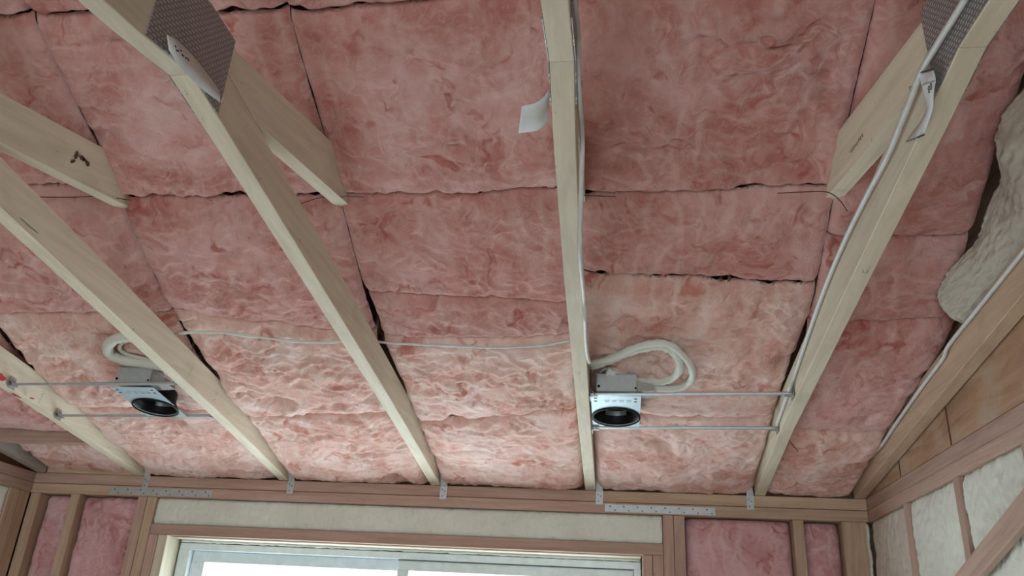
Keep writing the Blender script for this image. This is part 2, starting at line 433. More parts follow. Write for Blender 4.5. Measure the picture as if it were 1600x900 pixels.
TR_LABEL = {'0': 'pale truss at far left with red marker blotches on its lower chord',
            'A': 'pale truss crossing left of the left downlight housing, web with a dark dripping knot',
            'B': 'pale truss with torn paper label over its toothed steel plate, middle of left half',
            'C': 'pale truss seen straight on at centre with a curled tag and cable beside it',
            'D': 'pale truss at right carrying a white cable and a folded paper label',
            'E': 'brownish end truss against the right wall with a cable along its upper edge',
            'G': 'grey weathered end truss in the far left corner above the wall plates'}
TRUSS = {}
for k in ('0', 'A', 'B', 'C', 'D', 'E', 'G'):
    x = float(XT(k, 0)); r = empty('roof_truss', (x, -.1, Z0)); TRUSS[k] = r
    tag(r, TR_LABEL[k], 'truss', 'roof trusses over the room')
    mt = {'E': WOOD_TAN, 'G': WOOD_GREY}.get(k, WOOD)
    hh = .094
    c1 = slope_chord('bottom_chord', k, -.0, TA, zlow, hh, mt, r)
    slope_chord('bottom_chord', k, TA + .001, 3.6, zhigh, .094, mt, r)
    if k in '0ABCD':
        xw = float(XT(k, TA)); xe = float(XT(k, 1.4))
        # web from the apex joint up into the insulation
        V = []
        prof = [(2.06, .382 - .095 - .03), (2.06, .382 + .02), (1.30, .60), (1.30, .475)]
        prof = [(2.13, .272), (1.91, .322), (1.36, .462), (1.36, .585), (2.13, .386)]
        for s_ in (-.0193, .0193):
            for t, z in prof: V.append((float(XT(k, t)) + s_, -t, Z0 + z + (.0)))
        # local frame: turn so that X runs along the length for the wood grain
        n = 5
        F = [tuple(range(n))[::-1], tuple(range(n, 2 * n))] + [(i, (i + 1) % n, n + (i + 1) % n, n + i) for i in range(n)]
        # keep the web above the chord
        V = [(v[0], v[1], max(v[2], Z0 + SL * min(-v[1], TA) + .0955)) for v in V]
        ang = math.atan(.25); O = Vector((xw, -2.13, Z0 + .32)); M = (Matrix.Translation(O) @ Matrix.Rotation(math.radians(90), 4, 'Z') @ Matrix.Rotation(-ang, 4, 'Y'))
        Mi = M.inverted(); wv = obj('web', [Mi @ Vector(v) for v in V], F, WOOD); fixn(wv); wv.matrix_world = M
        wv.parent = r; wv.matrix_parent_inverse = Matrix.Translation(r.location).inverted()
        for sd in (1, -1):
            th = sd * .0015; st = [(2.24, .2645), (2.135, .2745), (2.04, .2625)]; g = MB()
            for (ta, za), (tb, zb2) in zip(st[:-1], st[1:]):
                xa = float(XT(k, ta)) + sd * .0203; xb_ = float(XT(k, tb)) + sd * .0203
                g.hexa([(xa, -ta, Z0 + za), (xa + th, -ta, Z0 + za), (xb_ + th, -tb, Z0 + zb2), (xb_, -tb, Z0 + zb2),
                        (xa, -ta, Z0 + .424), (xa + th, -ta, Z0 + .424), (xb_ + th, -tb, Z0 + .424), (xb_, -tb, Z0 + .424)])
            o = g.build('gusset_plate', GUSSET, r)
            import bmesh
            bm = bmesh.new(); bm.from_mesh(o.data); bmesh.ops.remove_doubles(bm, verts=bm.verts, dist=1e-5)
            bmesh.ops.delete(bm, geom=[f for f in bm.faces if all(abs(v.co.y + 2.135) < 1e-4 for v in f.verts)], context='FACES_ONLY')
            bmesh.ops.recalc_face_normals(bm, faces=bm.faces); bm.to_mesh(o.data); bm.free()
# vertical king webs above the apex (top chords stay buried behind the batts)
for k in '0ABCD':
    xw = float(XT(k, 2.19))
    board('king_post', (xw, -2.19, Z0 + .366), (xw, -2.19, Z0 + .98), .038, .09, WOOD, TRUSS[k], up=(0, 1, 0))

# knots, marks and paint on the lumber
disc('knot', on_x(128, 247, float(XT('A', 1.6)) + .0195), (1, 0, 0), .012, .006, BARK, TRUSS['A'], seed=3)
disc('knot', on_x(137, 256, float(XT('A', 1.6)) + .0195), (1, 0, 0), .008, .008, BARK, TRUSS['A'], seed=4)
disc('knot', on_x(119, 243, float(XT('A', 1.6)) + .0195), (1, 0, 0), .006, .011, BARK, TRUSS['A'], seed=5)
disc('bark_streak', on_slope(45, 352, -.0003), (0, 0, -1), .035, .0025, FADED, TRUSS['A'], along=(-.1, 1, .1), seed=6)
disc('knot', on_x(114, 252, float(XT('A', 1.6)) + .0195), (1, 0, 0), .009, .004, BARK, TRUSS['A'], along=(0, 1, 1), seed=15)
disc('knot', on_x(132, 250, float(XT('A', 1.6)) + .0195), (1, 0, 0), .012, .004, BARK, TRUSS['A'], seed=16)
def stamp(k, X, u, v, du, dv, n, mat, seed):
    rd = random.Random(seed); P = []
    for i in range(n):
        f = i / (n - 1); nx = -dv; ny = du; L_ = math.hypot(nx, ny); a = (3.0 if i % 2 else -2.0) * rd.uniform(.4, 1)
        P.append(on_x(u + du * f + nx / L_ * a, v + dv * f + ny / L_ * a, X))
    MB().tube(P, .0007, 4).build('grade_stamp', mat, TRUSS[k])
stamp('A', -1.1985, 292, 590, 12, -24, 13, FADED, 1); stamp('A', -1.1985, 334, 626, 7, -20, 9, INK, 2)
stamp('D', .5795, 1328, 238, 20, -28, 15, FADED, 3); stamp('0', -1.8205, 60, 630, 8, -18, 9, INK, 4); stamp('0', -1.8205, 8, 575, 7, -22, 9, FADED, 5)
for (u, v, rx, ry) in ((2, 590, .018, .012), (27, 619, .03, .006), (50, 622, .01, .008)):
    disc('red_mark', on_x(u, v, -1.8195) if v < 600 else on_slope(u, v, -.0005), (1, 0, 0) if v < 600 else (0, 0, -1), rx, ry, REDP, TRUSS['0'], seed=int(u))

# ------------------------------------------------------------------ insulation batts between the trusses
def batt(name, xl, xr, tl0, tr0, tl1, tr1, seed, mat, label, group, sag=.022, depth=.045, amp=1.0, step=.0047, cat='insulation'):
    """xl/xr: functions of t giving the side limits; t limits at left/right; hangs under the roof slope"""
    W = float(xr(.5 * (tl0 + tl1)) - xl(.5 * (tl0 + tl1))); L = max(tl1 - tl0, tr1 - tr0)
    nu = max(int(W / step), 8); nv = max(int(L / step), 8)
    u, v = np.meshgrid(np.linspace(0, 1, nu + 1), np.linspace(0, 1, nv + 1))
    t = (tl0 + (tr0 - tl0) * u) * (1 - v) + (tl1 + (tr1 - tl1) * u) * v
    x0 = xl(t); x1 = xr(t)
    x = x0 + (x1 - x0) * u
    # wavy cut ends shared between neighbours, small ragged gap
    wob = .012 * fbm(x * 5, np.round(tl1 * 7) + 0 * x, 77, 3) * v + .012 * fbm(x * 5, np.round(tl0 * 7) + 0 * x, 77, 3) * (1 - v)
    t = t + wob + .0035 * perlin(x * 40, t * 3, seed) * np.where(v > .5, (v - .5) * 2, (v - .5) * 2)
    eu = np.minimum(u, 1 - u) * W; ev = np.minimum(v, 1 - v) * L
    rag = .004 * perlin(x * 30, t * 30, seed + 40)
    eg = np.interp(t, [.8, 1.1], [.8, .38])
    edge = np.exp(-np.maximum(eu + rag, 0) / .008) * eg + .62 * np.exp(-np.maximum(ev + rag, 0) / .010) * np.where((t < .1), .0, 1)
    bulge = sag * (4 * u * (1 - u)) ** .5 * (4 * v * (1 - v)) ** .45
    h = bulge - depth * np.minimum(edge, 1.25) * .8 + fluff(x, t, seed, amp) * (1 - .6 * np.exp(-eu / .02)) * (1 - .65 * np.exp(-ev / .02))
    z = Z0 + S(t) + .012 - h
    z = np.where(t < .004, np.maximum(z, Z0 + .0015), z)              # rests on the plate
    org = (float(x.mean()), float(-t.mean()), float(z.mean()))
    P = np.stack([x, -t, z], -1).reshape(-1, 3)
    nc = nu + 1; idx = np.arange((nu + 1) * (nv + 1)).reshape(nv + 1, nu + 1)
    q = np.stack([idx[:-1, :-1], idx[:-1, 1:], idx[1:, 1:], idx[1:, :-1]], -1).reshape(-1, 4)
    ring = list(idx[0, :]) + list(idx[1:, -1]) + list(idx[-1, -2::-1]) + list(idx[-2:0:-1, 0])
    n0 = len(P); rp = P[ring].copy(); top = np.maximum(rp[:, 2] + .03, Z0 + S(-rp[:, 1]) + .075); rp[:, 2] = top
    P = np.vstack([P, rp]); R = len(ring)
    faces = q.tolist() + [(ring[i], ring[(i + 1) % R], n0 + (i + 1) % R, n0 + i) for i in range(R)]
    faces.append(list(range(n0, n0 + R)))
    me = bpy.data.meshes.new(name); P = P - np.array(org); me.from_pydata(P.tolist(), [], faces)
    me.materials.append(mat); me.shade_smooth(); o = bpy.data.objects.new(name, me); COL.objects.link(o); o.location = org
    tag(o, label, cat, group); return o
def side(k, sgn, wall=None):
    def f(t):
        g = np.interp(t, [.75, 1.05], [.0205, .0006])
        if k == 'B' and sgn > 0: g = g + .016 * np.exp(-((t - 1.05) / .09) ** 2)
        return XT(k, t) + sgn * g
    return f
def const(c): return lambda t: c + 0 * np.asarray(t, float)
GR = 'pink insulation batts between the roof trusses'
BAYS = {
 'G0': (const(-2.2595), side('0', -1), [((-.0, -.0), (.26, .26), 'narrow pink strip of insulation between blocking and plate, far left corner', 1),
        ((.35, .35), (1.04, 1.04), 'pink batt left of the red-marked truss, above the blocking', 0)]),
 '0A': (side('0', 1), side('A', -1), [((-.03, -.03), (.55, .55), 'pink batt below the left downlight housing, next to the window wall plate', 1),
        ((.555, .555), (1.04, 1.04), 'pink batt behind the left downlight housing and its hanger bars', 1),
        ((1.045, 1.045), (1.44, 1.44), 'pink batt at left edge above the left cable loop, below the knotty web end', 0),
        ((1.445, 1.445), (1.85, 1.86), 'pink batt at upper left behind the knotty web', 0),
        ((1.865, 1.865), (2.35, 2.35), 'pink batt in the top left corner of the view', 0)]),
 'AB': (side('A', 1), side('B', -1), [((-.03, -.03), (.50, .57), 'pale pink batt by the plate in second bay from left, touching the window wall', 1),
        ((.505, .575), (1.055, .96), 'pale pink batt just below the foam-crusted cable, left of the paper-label truss', 1),
        ((1.06, .965), (1.405, 1.40), 'pink batt just above the foam-crusted cable, left of the paper-label truss', 0),
        ((1.41, 1.405), (1.855, 1.84), 'large pink batt left of the steel plate with torn paper', 0),
        ((1.86, 1.845), (2.4, 2.4), 'pink batt at the top edge left of the torn paper plate', 0)]),
 'BC': (side('B', 1), side('C', -1), [((-.03, -.03), (.48, .60), 'pale pink batt at the window wall just left of the central truss', 1),
        ((.485, .605), (.95, .962), 'pale pink batt below the thin bare cable, left of the central truss', 1),
        ((.955, .967), (1.125, 1.09), 'short ragged strip of pink batt right above the thin cable, beside a dark gap', 0),
        ((1.13, 1.095), (1.405, 1.41), 'pink batt left of the central truss, between short strip and long seam', 0),
        ((1.41, 1.415), (1.835, 1.87), 'large pink batt behind the curled white tag', 0),
        ((1.84, 1.875), (2.4, 2.4), 'pink batt at the top edge left of the central truss, edge folded down', 0)]),
 'CD': (side('C', 1), side('D', -1), [((-.03, -.03), (.57, .57), 'pink batt below the right downlight housing, next to the window wall plate', 1),
        ((.572, .572), (1.18, 1.145), 'pink batt behind the right cable loop and downlight housing', 1),
        ((1.19, 1.155), (1.395, 1.405), 'flat pink batt right of the central truss with a dark lower seam', 0),
        ((1.40, 1.41), (2.4, 2.4), 'largest pink batt, upper right of the central truss', 0)]),
 'DE': (side('D', 1), (lambda t: np.interp(t, [.70, .88, 1.05, 1.12], [.9445, .975, .975, .935])), [((-.03, -.03), (.5, .5), 'pink batt in the corner bay touching the window wall plate at right', 1),
        ((.505, .505), (1.01, 1.04), 'pink batt in the right bay below the foam lump', 0),
        ((1.015, 1.045), (1.28, 1.28), 'small pink batt in the right bay left of the foam lump tip', 0),
        ((1.285, 1.285), (1.82, 1.82), 'pink batt in the right bay left of the thick foam lump', 0),
        ((1.825, 1.825), (2.4, 2.4), 'pink batt in the top right corner of the view', 0)])}
sd = 11
for bk, (xl, xr, rows) in BAYS.items():
    for (a0, a1), (b0, b1), lab, pale in rows:
        sd += 31
        sg = .026 if b0 - a0 > .3 else .014
        batt('insulation_batt', xl, xr, a0, a1, b0, b1, sd, PINK_LIT if pale else PINK, lab, GR, sag=sg, amp=1.15 if pale else .9)

# ------------------------------------------------------------------ window wall framing
def lum(name, x0, x1, y0, y1, z0, z1, mat, label, cat, group=None, axis=None):
    """axis aligned lumber; grain along its longest side"""
    d = (x1 - x0, y1 - y0, z1 - z0); ax = d.index(max(d)) if axis is None else axis
    c = Vector(((x0 + x1) / 2, (y0 + y1) / 2, (z0 + z1) / 2)); e = [Vector((1, 0, 0)), Vector((0, 1, 0)), Vector((0, 0, 1))][ax]
    if ax == 0: o = board(name, c - e * d[0] / 2, c + e * d[0] / 2, d[1], d[2], mat)
    elif ax == 1: o = board(name, c - e * d[1] / 2, c + e * d[1] / 2, d[0], d[2], mat)
    else: o = board(name, c - e * d[2] / 2, c + e * d[2] / 2, d[0], d[1], mat, up=(0, 1, 0))
    tag(o, label, cat, group); return o
GP = 'plates on top of the walls'
lum('top_plate', XL, .02, 0, .14, Z0 - .0405, Z0 - .0005, WOOD_RED, 'upper plate board over the window, left length ending near the central truss', 'plate', GP)
lum('top_plate', .0215, XR, 0, .14, Z0 - .0405, Z0 - .0005, WOOD_TAN, 'upper plate board over the right part of the window wall', 'plate', GP)
lum('top_plate', XL + .0, -1.72, 0, .14, Z0 - .0815, Z0 - .0425, WOOD_TAN, 'lower plate board at the left end of the window wall, under the left steel strap', 'plate', GP)
lum('top_plate', -1.7185, .085, 0, .14, Z0 - .0815, Z0 - .0425, WOOD_RED, 'reddish lower plate board directly above the cream foam header', 'plate', GP)
lum('top_plate', .0865, XR, 0, .14, Z0 - .0815, Z0 - .0425, WOOD_TAN, 'lower plate board at right end of the window wall, under the right steel strap', 'plate', GP)
GS = 'studs of the window wall'
zb = .04; zt = Z0 - .083
def stud(x0, x1, lab, mat=WOOD_TAN, z1=zt, y0=0): return lum('wall_stud', x0, x1, y0, .14, zb, z1, mat, lab, 'stud', GS)
stud(XL + .002, XL + .045, 'corner stud at the left end of the window wall')
stud(-2.122, -2.084, 'stud between the two narrow pink batts left of the window')
stud(-1.828, -1.789, 'outer full-height stud left of the window beside the wide pink batt', WOOD_RED)
stud(-1.787, -1.748, 'inner full-height stud left of the window beside the foam header end')
stud(-1.746, -1.708, 'outer short stud carrying the reddish header board at left', WOOD_RED, Z0 - .2275)
stud(-1.706, -1.668, 'short stud next to the window frame at left', WOOD, Z0 - .2275)
stud(.182, .2165, 'short stud next to the window frame at right', WOOD_RED, Z0 - .2275)
stud(.218, .2555, 'outer short stud carrying the reddish header board at right', WOOD_RED, Z0 - .2275)
stud(.257, .295, 'inner full-height stud at the right end of the foam header', WOOD_RED)
stud(.2965, .336, 'outer full-height stud right of the window beside the wide pink batt', WOOD_RED)
stud(.722, .760, 'stud between the two pink batts right of the window')
stud(.893, .979, 'wide brown corner stud at the right end of the window wall')
lum('bottom_plate', XL, XR, 0, .14, .001, .039, WOOD_TAN, 'bottom plate of the window wall on the floor', 'plate')
lum('header_board', -1.745, .2555, 0, .14, Z0 - .2265, Z0 - .1865, WOOD_RED, 'long reddish board between the cream foam header and the window', 'board')
lum('window_sill_board', -1.667, .181, 0, .14, Z0 - 1.56, Z0 - 1.522, WOOD_TAN, 'board under the window opening', 'board')
lum('plywood_strip', -1.66, .176, .03, .085, Z0 - .2325, Z0 - .2275, WOOD, 'thin pale strip on the underside of the reddish header board', 'strip')

def sheet(name, fx, nu, nv, back, mat, label=None, cat=None, group=None, parent=None):
    """closed sheet from a grid function fx(u, v) -> arrays; 'back' offset vector closes it"""
    u, v = np.meshgrid(np.linspace(0, 1, nu + 1), np.linspace(0, 1, nv + 1)); X, Y, Z = fx(u, v)
    P = np.stack([X, Y, Z], -1).reshape(-1, 3); idx = np.arange((nu + 1) * (nv + 1)).reshape(nv + 1, nu + 1)
    q = np.stack([idx[:-1, :-1], idx[:-1, 1:], idx[1:, 1:], idx[1:, :-1]], -1).reshape(-1, 4)
    ring = list(idx[0, :]) + list(idx[1:, -1]) + list(idx[-1, -2::-1]) + list(idx[-2:0:-1, 0]); R = len(ring); n0 = len(P)
    bk = P[ring].copy(); ax = [i for i in range(3) if back[i] is not None][0]; bk[:, ax] = back[ax]
    P = np.vstack([P, bk]); org = P.mean(0)
    faces = q.tolist() + [(ring[i], ring[(i + 1) % R], n0 + (i + 1) % R, n0 + i) for i in range(R)] + [list(range(n0, n0 + R))]
    o = obj(name, (P - org).tolist(), faces, mat, None, True); o.location = org; fixn(o)
    if parent: o.parent = parent; o.matrix_parent_inverse = Matrix.Translation(parent.location).inverted()
    elif label: tag(o, label, cat, group)
    return o
def wall_batt(x0, x1, label, seed, y=.02, z1=None):
    z1 = Z0 - .086 if z1 is None else z1; zl = Z0 - 1.0
    def fx(u, v):
        x = x0 + (x1 - x0) * u; z = zl + (z1 - zl) * v
        eu = np.minimum(u, 1 - u) * (x1 - x0); ev = (1 - v) * (z1 - zl)
        yy = y - fluff(x, z, seed, .9) - .012 * (4 * u * (1 - u)) ** .5 + .03 * np.exp(-eu / .012) + .02 * np.exp(-ev / .012)
        return x, np.maximum(yy, .004), z
    return sheet('insulation_batt', fx, int((x1 - x0) / .005), int((z1 - zl) / .006), (None, .12, None), PINK_WALL, label, 'insulation', 'pink batts in the window wall')
wall_batt(-2.255, -2.124, 'narrow rose pink batt in the left corner stud bay', 501, .035)
wall_batt(-2.082, -1.830, 'wide rose pink batt left of the window', 502, .028)
wall_batt(.338, .720, 'wide rose pink batt right of the window', 503, .028)
wall_batt(.762, .891, 'narrow rose pink batt by the right corner stud', 504, .03)

def foam_lumps(a, b, seed, k=1.0):
    return k * (.006 * fbm(a * 9, b * 9, seed, 3) + .0035 * (1 - 2 * np.abs(perlin(a * 34, b * 26, seed + 2))) + .0012 * perlin(a * 90, b * 90, seed + 4))
def fxh(u, v):
    x = -1.745 + 2.0 * u; z = Z0 - .185 + .102 * v
    ev = np.minimum(v, 1 - v) * .102; eu = np.minimum(u, 1 - u) * 2
    return x, .012 - foam_lumps(x * 1.2, z, 61) + .008 * np.exp(-ev / .008), z
sheet('foam_filled_header', fxh, 300, 18, (None, .13, None), FOAM, 'long cream spray foam strip above the window between two reddish boards', 'foam')
# foam bead round the window frame's head
rd = random.Random(4); P = []; R = []
for i in range(120):
    x = -1.655 + i * (1.83 / 119); P.append((x, .098 + rd.uniform(-.002, .002), Z0 - .2352 + rd.uniform(-.001, .001))); R.append(.0062 + rd.uniform(-.0014, .0016))
tag(MB().tube(P, R, 8).build('foam_bead', FOAM, None, True), 'lumpy foam bead in the gap between window frame and header board', 'foam')

# ------------------------------------------------------------------ window
win = empty('window_1', (-.74, .15, Z0 - 1.52)); struct(win)
def ring(name, x0, x1, z0, z1, wl, wr, wt, wb_, ya, yb, mat, parent):
    g = MB(); g.box(x0, x1, ya, yb, z1 - wt, z1, .002); g.box(x0, x1, ya, yb, z0, z0 + wb_, .002)
    g.box(x0, x0 + wl, ya, yb, z0 + wb_, z1 - wt, .0); g.box(x1 - wr, x1, ya, yb, z0 + wb_, z1 - wt, .0)
    return g.build(name, mat, parent)
wz0 = Z0 - 1.518
ring('window_frame', -1.662, .177, wz0, Z0 - .2425, .045, .026, .0265, .03, .104, .146, VINYL, win)
s1 = ring('sash', -1.616, -.722, wz0 + .03, Z0 - .2692, .055, .018, .0428, .05, .135, .165, VINYL, win)
s2 = ring('sash', -.757, .150, wz0 + .03, Z0 - .2692, .045, .04, .0413, .05, .112, .134, VINYL, win)
MB().box(-1.56, -.74, .148, .152, wz0 + .08, Z0 - .312).build('pane', GLASS, s1)
MB().box(-.712, .11, .121, .125, wz0 + .08, Z0 - .3105).build('pane', GLASS, s2)
ring('outer_frame', -1.652, .169, wz0 + .01, Z0 - .25, .036, .02, .016, .03, .1465, .19, VINYL, win)
g = MB(); g.box(-.757, .152, .1085, .1115, Z0 - .2735, Z0 - .2705); g.box(.149, .152, .1085, .1115, wz0 + .05, Z0 - .2735); g.build('sash_gap', DARKGAP, win)  # dark strip stands in for the shaded gap round the right sash

# ------------------------------------------------------------------ right wall: plates, studs, foam bays, brace
lum('top_plate', XR + .0015, XR + .14, -3.6, .145, Z0 - .0405, Z0 - .0, WOOD_RED, 'upper plate board running along the right wall below the plywood', 'plate', GP)
lum('top_plate', XR + .0015, XR + .14, -3.6, .145, Z0 - .081, Z0 - .0415, WOOD_RED, 'lower plate board running along the right wall above the foam', 'plate', GP)
ys = [(-.418, -.380), (-.838, -.800), (-1.248, -1.210), (-1.66, -1.622)]
labs = ['first stud of the right wall from the corner, between foam bays', 'second stud of the right wall from the corner, between foam bays',
        'third stud of the right wall, cut off by the right edge of view', 'fourth stud of the right wall, out toward the room']
for (a, b_), lb in zip(ys, labs):
    lum('wall_stud', XR + .002, XR + .14, a, b_, zb, Z0 - .082, WOOD_RED, lb, 'stud', 'studs of the right wall')
bays = [(-.379, -.002, FOAM_PINKISH, 'dusty cream foam bay in the right corner of the room'), (-.799, -.419, FOAM, 'greenish cream foam bay between first and second stud of the right wall'),
        (-1.209, -.839, FOAM, 'cream foam bay between second and third stud of the right wall'), (-1.62, -1.249, FOAM_PINKISH, 'cream foam bay beyond the third stud of the right wall')]
for i, (a, b_, mt, lb) in enumerate(bays):
    def fxb(u, v, a=a, b_=b_, i=i):
        y = a + (b_ - a) * u; z = Z0 - 1.0 + (1.0 - .082) * v
        e = np.minimum(u, 1 - u) * (b_ - a); ev = (1 - v) * .9
        return XR + .008 - foam_lumps(y, z, 90 + i, 1.2) + .005 * np.exp(-e / .006) + .008 * np.exp(-ev / .02), y, z
    sheet('foam_bay', fxb, 60, 110, (XR + .13, None, None), mt, lb, 'foam', 'spray foam bays of the right wall')
p0 = Vector((XR - .0155, -1.60, Z0 - .108)); p1 = Vector((XR - .0155, -.16, Z0 - .108 - .307 * 1.44))
tag(board('diagonal_brace', p0, p1, .019, .06, WOOD_RED, up=(0, 0, 1)), 'diagonal board crossing the foam bays at the lower right', 'board')
# dried foam trickle in the right corner
P = []; R = []
for i in range(40):
    z = Z0 - .09 - i * .012; P.append((.9765 + .002 * math.sin(i * .8), -.005, z)); R.append(.0045 + .002 * abs(math.sin(i * 1.3)))
tag(MB().tube(P, R, 7).build('foam_trickle', FOAM_PINKISH, None, True), 'thin dried foam trickle down the right corner', 'foam')
# seams in the plywood: two battens' edges
for u, v0, v1 in ((1403, 715, 747), (1477, 640, 692)):
    a = on_x(u, v0, XR + .002); b_ = on_x(u + 5, v1, XR + .002)
    tag(MB().box(XR + .0015, XR + .0033, a.y - .003, a.y + .003, Z0 + .004, a.z + .12).build('plywood_seam', BARK), 'dark vertical plywood joint on the right wall, ' + ('nearer the corner' if u < 1450 else 'farther from the corner'), 'seam')

# spray foam lump over the right end truss
ly = [1.06, 1.10, 1.16, 1.22, 1.30, 1.40, 1.48, 1.55, 1.60, 1.66, 1.8, 2.4]
lx = [.935, .915, .885, .893, .935, .943, .945, .905, .905, .93, .92, .90]
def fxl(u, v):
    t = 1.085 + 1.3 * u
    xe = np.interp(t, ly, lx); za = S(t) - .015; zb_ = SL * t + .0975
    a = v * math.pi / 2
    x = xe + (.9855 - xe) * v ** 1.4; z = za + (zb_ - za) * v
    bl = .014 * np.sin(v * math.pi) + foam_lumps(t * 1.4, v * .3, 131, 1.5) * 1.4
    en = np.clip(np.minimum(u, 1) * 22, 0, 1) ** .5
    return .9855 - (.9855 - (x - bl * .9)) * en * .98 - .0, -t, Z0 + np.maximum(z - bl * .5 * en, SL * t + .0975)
sheet('foam_lump', fxl, 170, 44, (.9885, None, None), FOAM_SHADED, 'thick rough cream foam lump on the end truss at the upper right', 'foam')

# ------------------------------------------------------------------ left corner
lum('top_plate', XL - .14, XL - .0015, -3.6, -.001 + .14, Z0 - .0405, Z0 - .0005, WOOD_RED, 'upper plate board along the left wall', 'plate', GP)
lum('top_plate', XL - .14, XL - .0015, -3.6, -.001 + .14, Z0 - .0815, Z0 - .0415, WOOD_RED, 'lower plate board along the left wall', 'plate', GP)
lum('wall_stud', XL - .14, XL - .002, -.058, -.002, zb, Z0 - .0825, WOOD_TAN, 'brown stud of the left wall tight in the corner', 'stud', 'studs of the left wall')
lum('wall_stud', XL - .14, XL - .002, -.118, -.060, zb, Z0 - .0825, WOOD_TAN, 'brown stud of the left wall next to the foam', 'stud', 'studs of the left wall')
def fxf(u, v):
    y = -.52 + .4 * u; z = Z0 - 1.0 + .917 * v
    return XL - .012 + foam_lumps(y, z, 222), y, z
sheet('foam_bay', fxf, 40, 80, (XL - .13, None, None), FOAM, 'pale foam bay of the left wall at the left edge of view', 'foam')
lum('blocking_board', -2.258, -1.862, -.34, -.302, Z0 + .052, Z0 + .125, WOOD_RED, 'brown blocking board spanning from the corner truss to the red-marked truss', 'board')
lum('blocking_board', -2.258, -1.863, .002, .04, Z0 + .0005, Z0 + .052, WOOD_TAN, 'low tan blocking board standing on the plate in the left corner', 'board')

# ------------------------------------------------------------------ steel straps and clips
def strap(x0, x1, zc, label, n=8, zh=.014):
    r = empty('strap_tie', ((x0 + x1) / 2, -.001, zc))
    tag(r, label, 'strap', 'steel strap ties on the plates')
    MB().box(x0, x1, -.0022, -.0004, zc - zh, zc + zh).build('strap_plate', GALV, r)
    for i in range(n):
        x = x0 + .02 + i * (x1 - x0 - .05) / (n - 1)
        MB().cyl((x, -.0024, zc + .006), (0, -1, 0), .0032, .0012, 8).build('nail_head', NAIL, r); MB().cyl((x + .018, -.0024, zc - .008), (0, -1, 0), .0028, .0012, 8).build('nail_head', NAIL, r)
    return r
strap(-1.955, -1.516, Z0 - .0635, 'long perforated steel strap on the plate left of the foam header')
strap(.043, .448, Z0 - .0635, 'long perforated steel strap on the plate at the right end of the foam header')
CL = {'0': 'small steel clip tying the red-marked truss to the plate', 'A': 'small steel clip at the end of the truss beside the left downlight', 'B': 'small foam-spattered steel clip at the end of the torn-paper truss',
      'C': 'small steel clip at the end of the central truss', 'D': 'small dark-shadowed steel clip at the end of the right cabled truss'}
for k, lb in CL.items():
    x = float(XT(k, .0)) + (.0205 if k != 'D' else -.0205 - .03)
    r = empty('truss_clip', (x, -.002, Z0)); tag(r, lb, 'clip', 'steel clips at the truss ends')
    g = MB()
    g.hexa([(x, -.0025, Z0 - .052), (x + .026, -.0025, Z0 - .052), (x + .026, -.0008, Z0 - .052), (x, -.0008, Z0 - .052),
            (x + .001, -.0025, Z0 - .004), (x + .028, -.0025, Z0 - .004), (x + .028, -.0008, Z0 - .004), (x + .001, -.0008, Z0 - .004)])
    g.hexa([(x + .001, -.0025, Z0 - .004), (x + .028, -.0025, Z0 - .004), (x + .028, -.0008, Z0 - .004), (x + .001, -.0008, Z0 - .004),
            (x + .000, -.03, Z0 + .05), (x + .016, -.03, Z0 + .05), (x + .016, -.0285, Z0 + .05), (x + .000, -.0285, Z0 + .05)])
    fixn(g.build('clip_plate', GALV, r))
    for (dx, dz) in ((.008, -.016), (.018, -.022), (.010, -.04)): MB().cyl((x + dx, -.0026, Z0 + dz), (0, -1, 0), .0026, .001, 8).build('nail_head', NAIL, r)

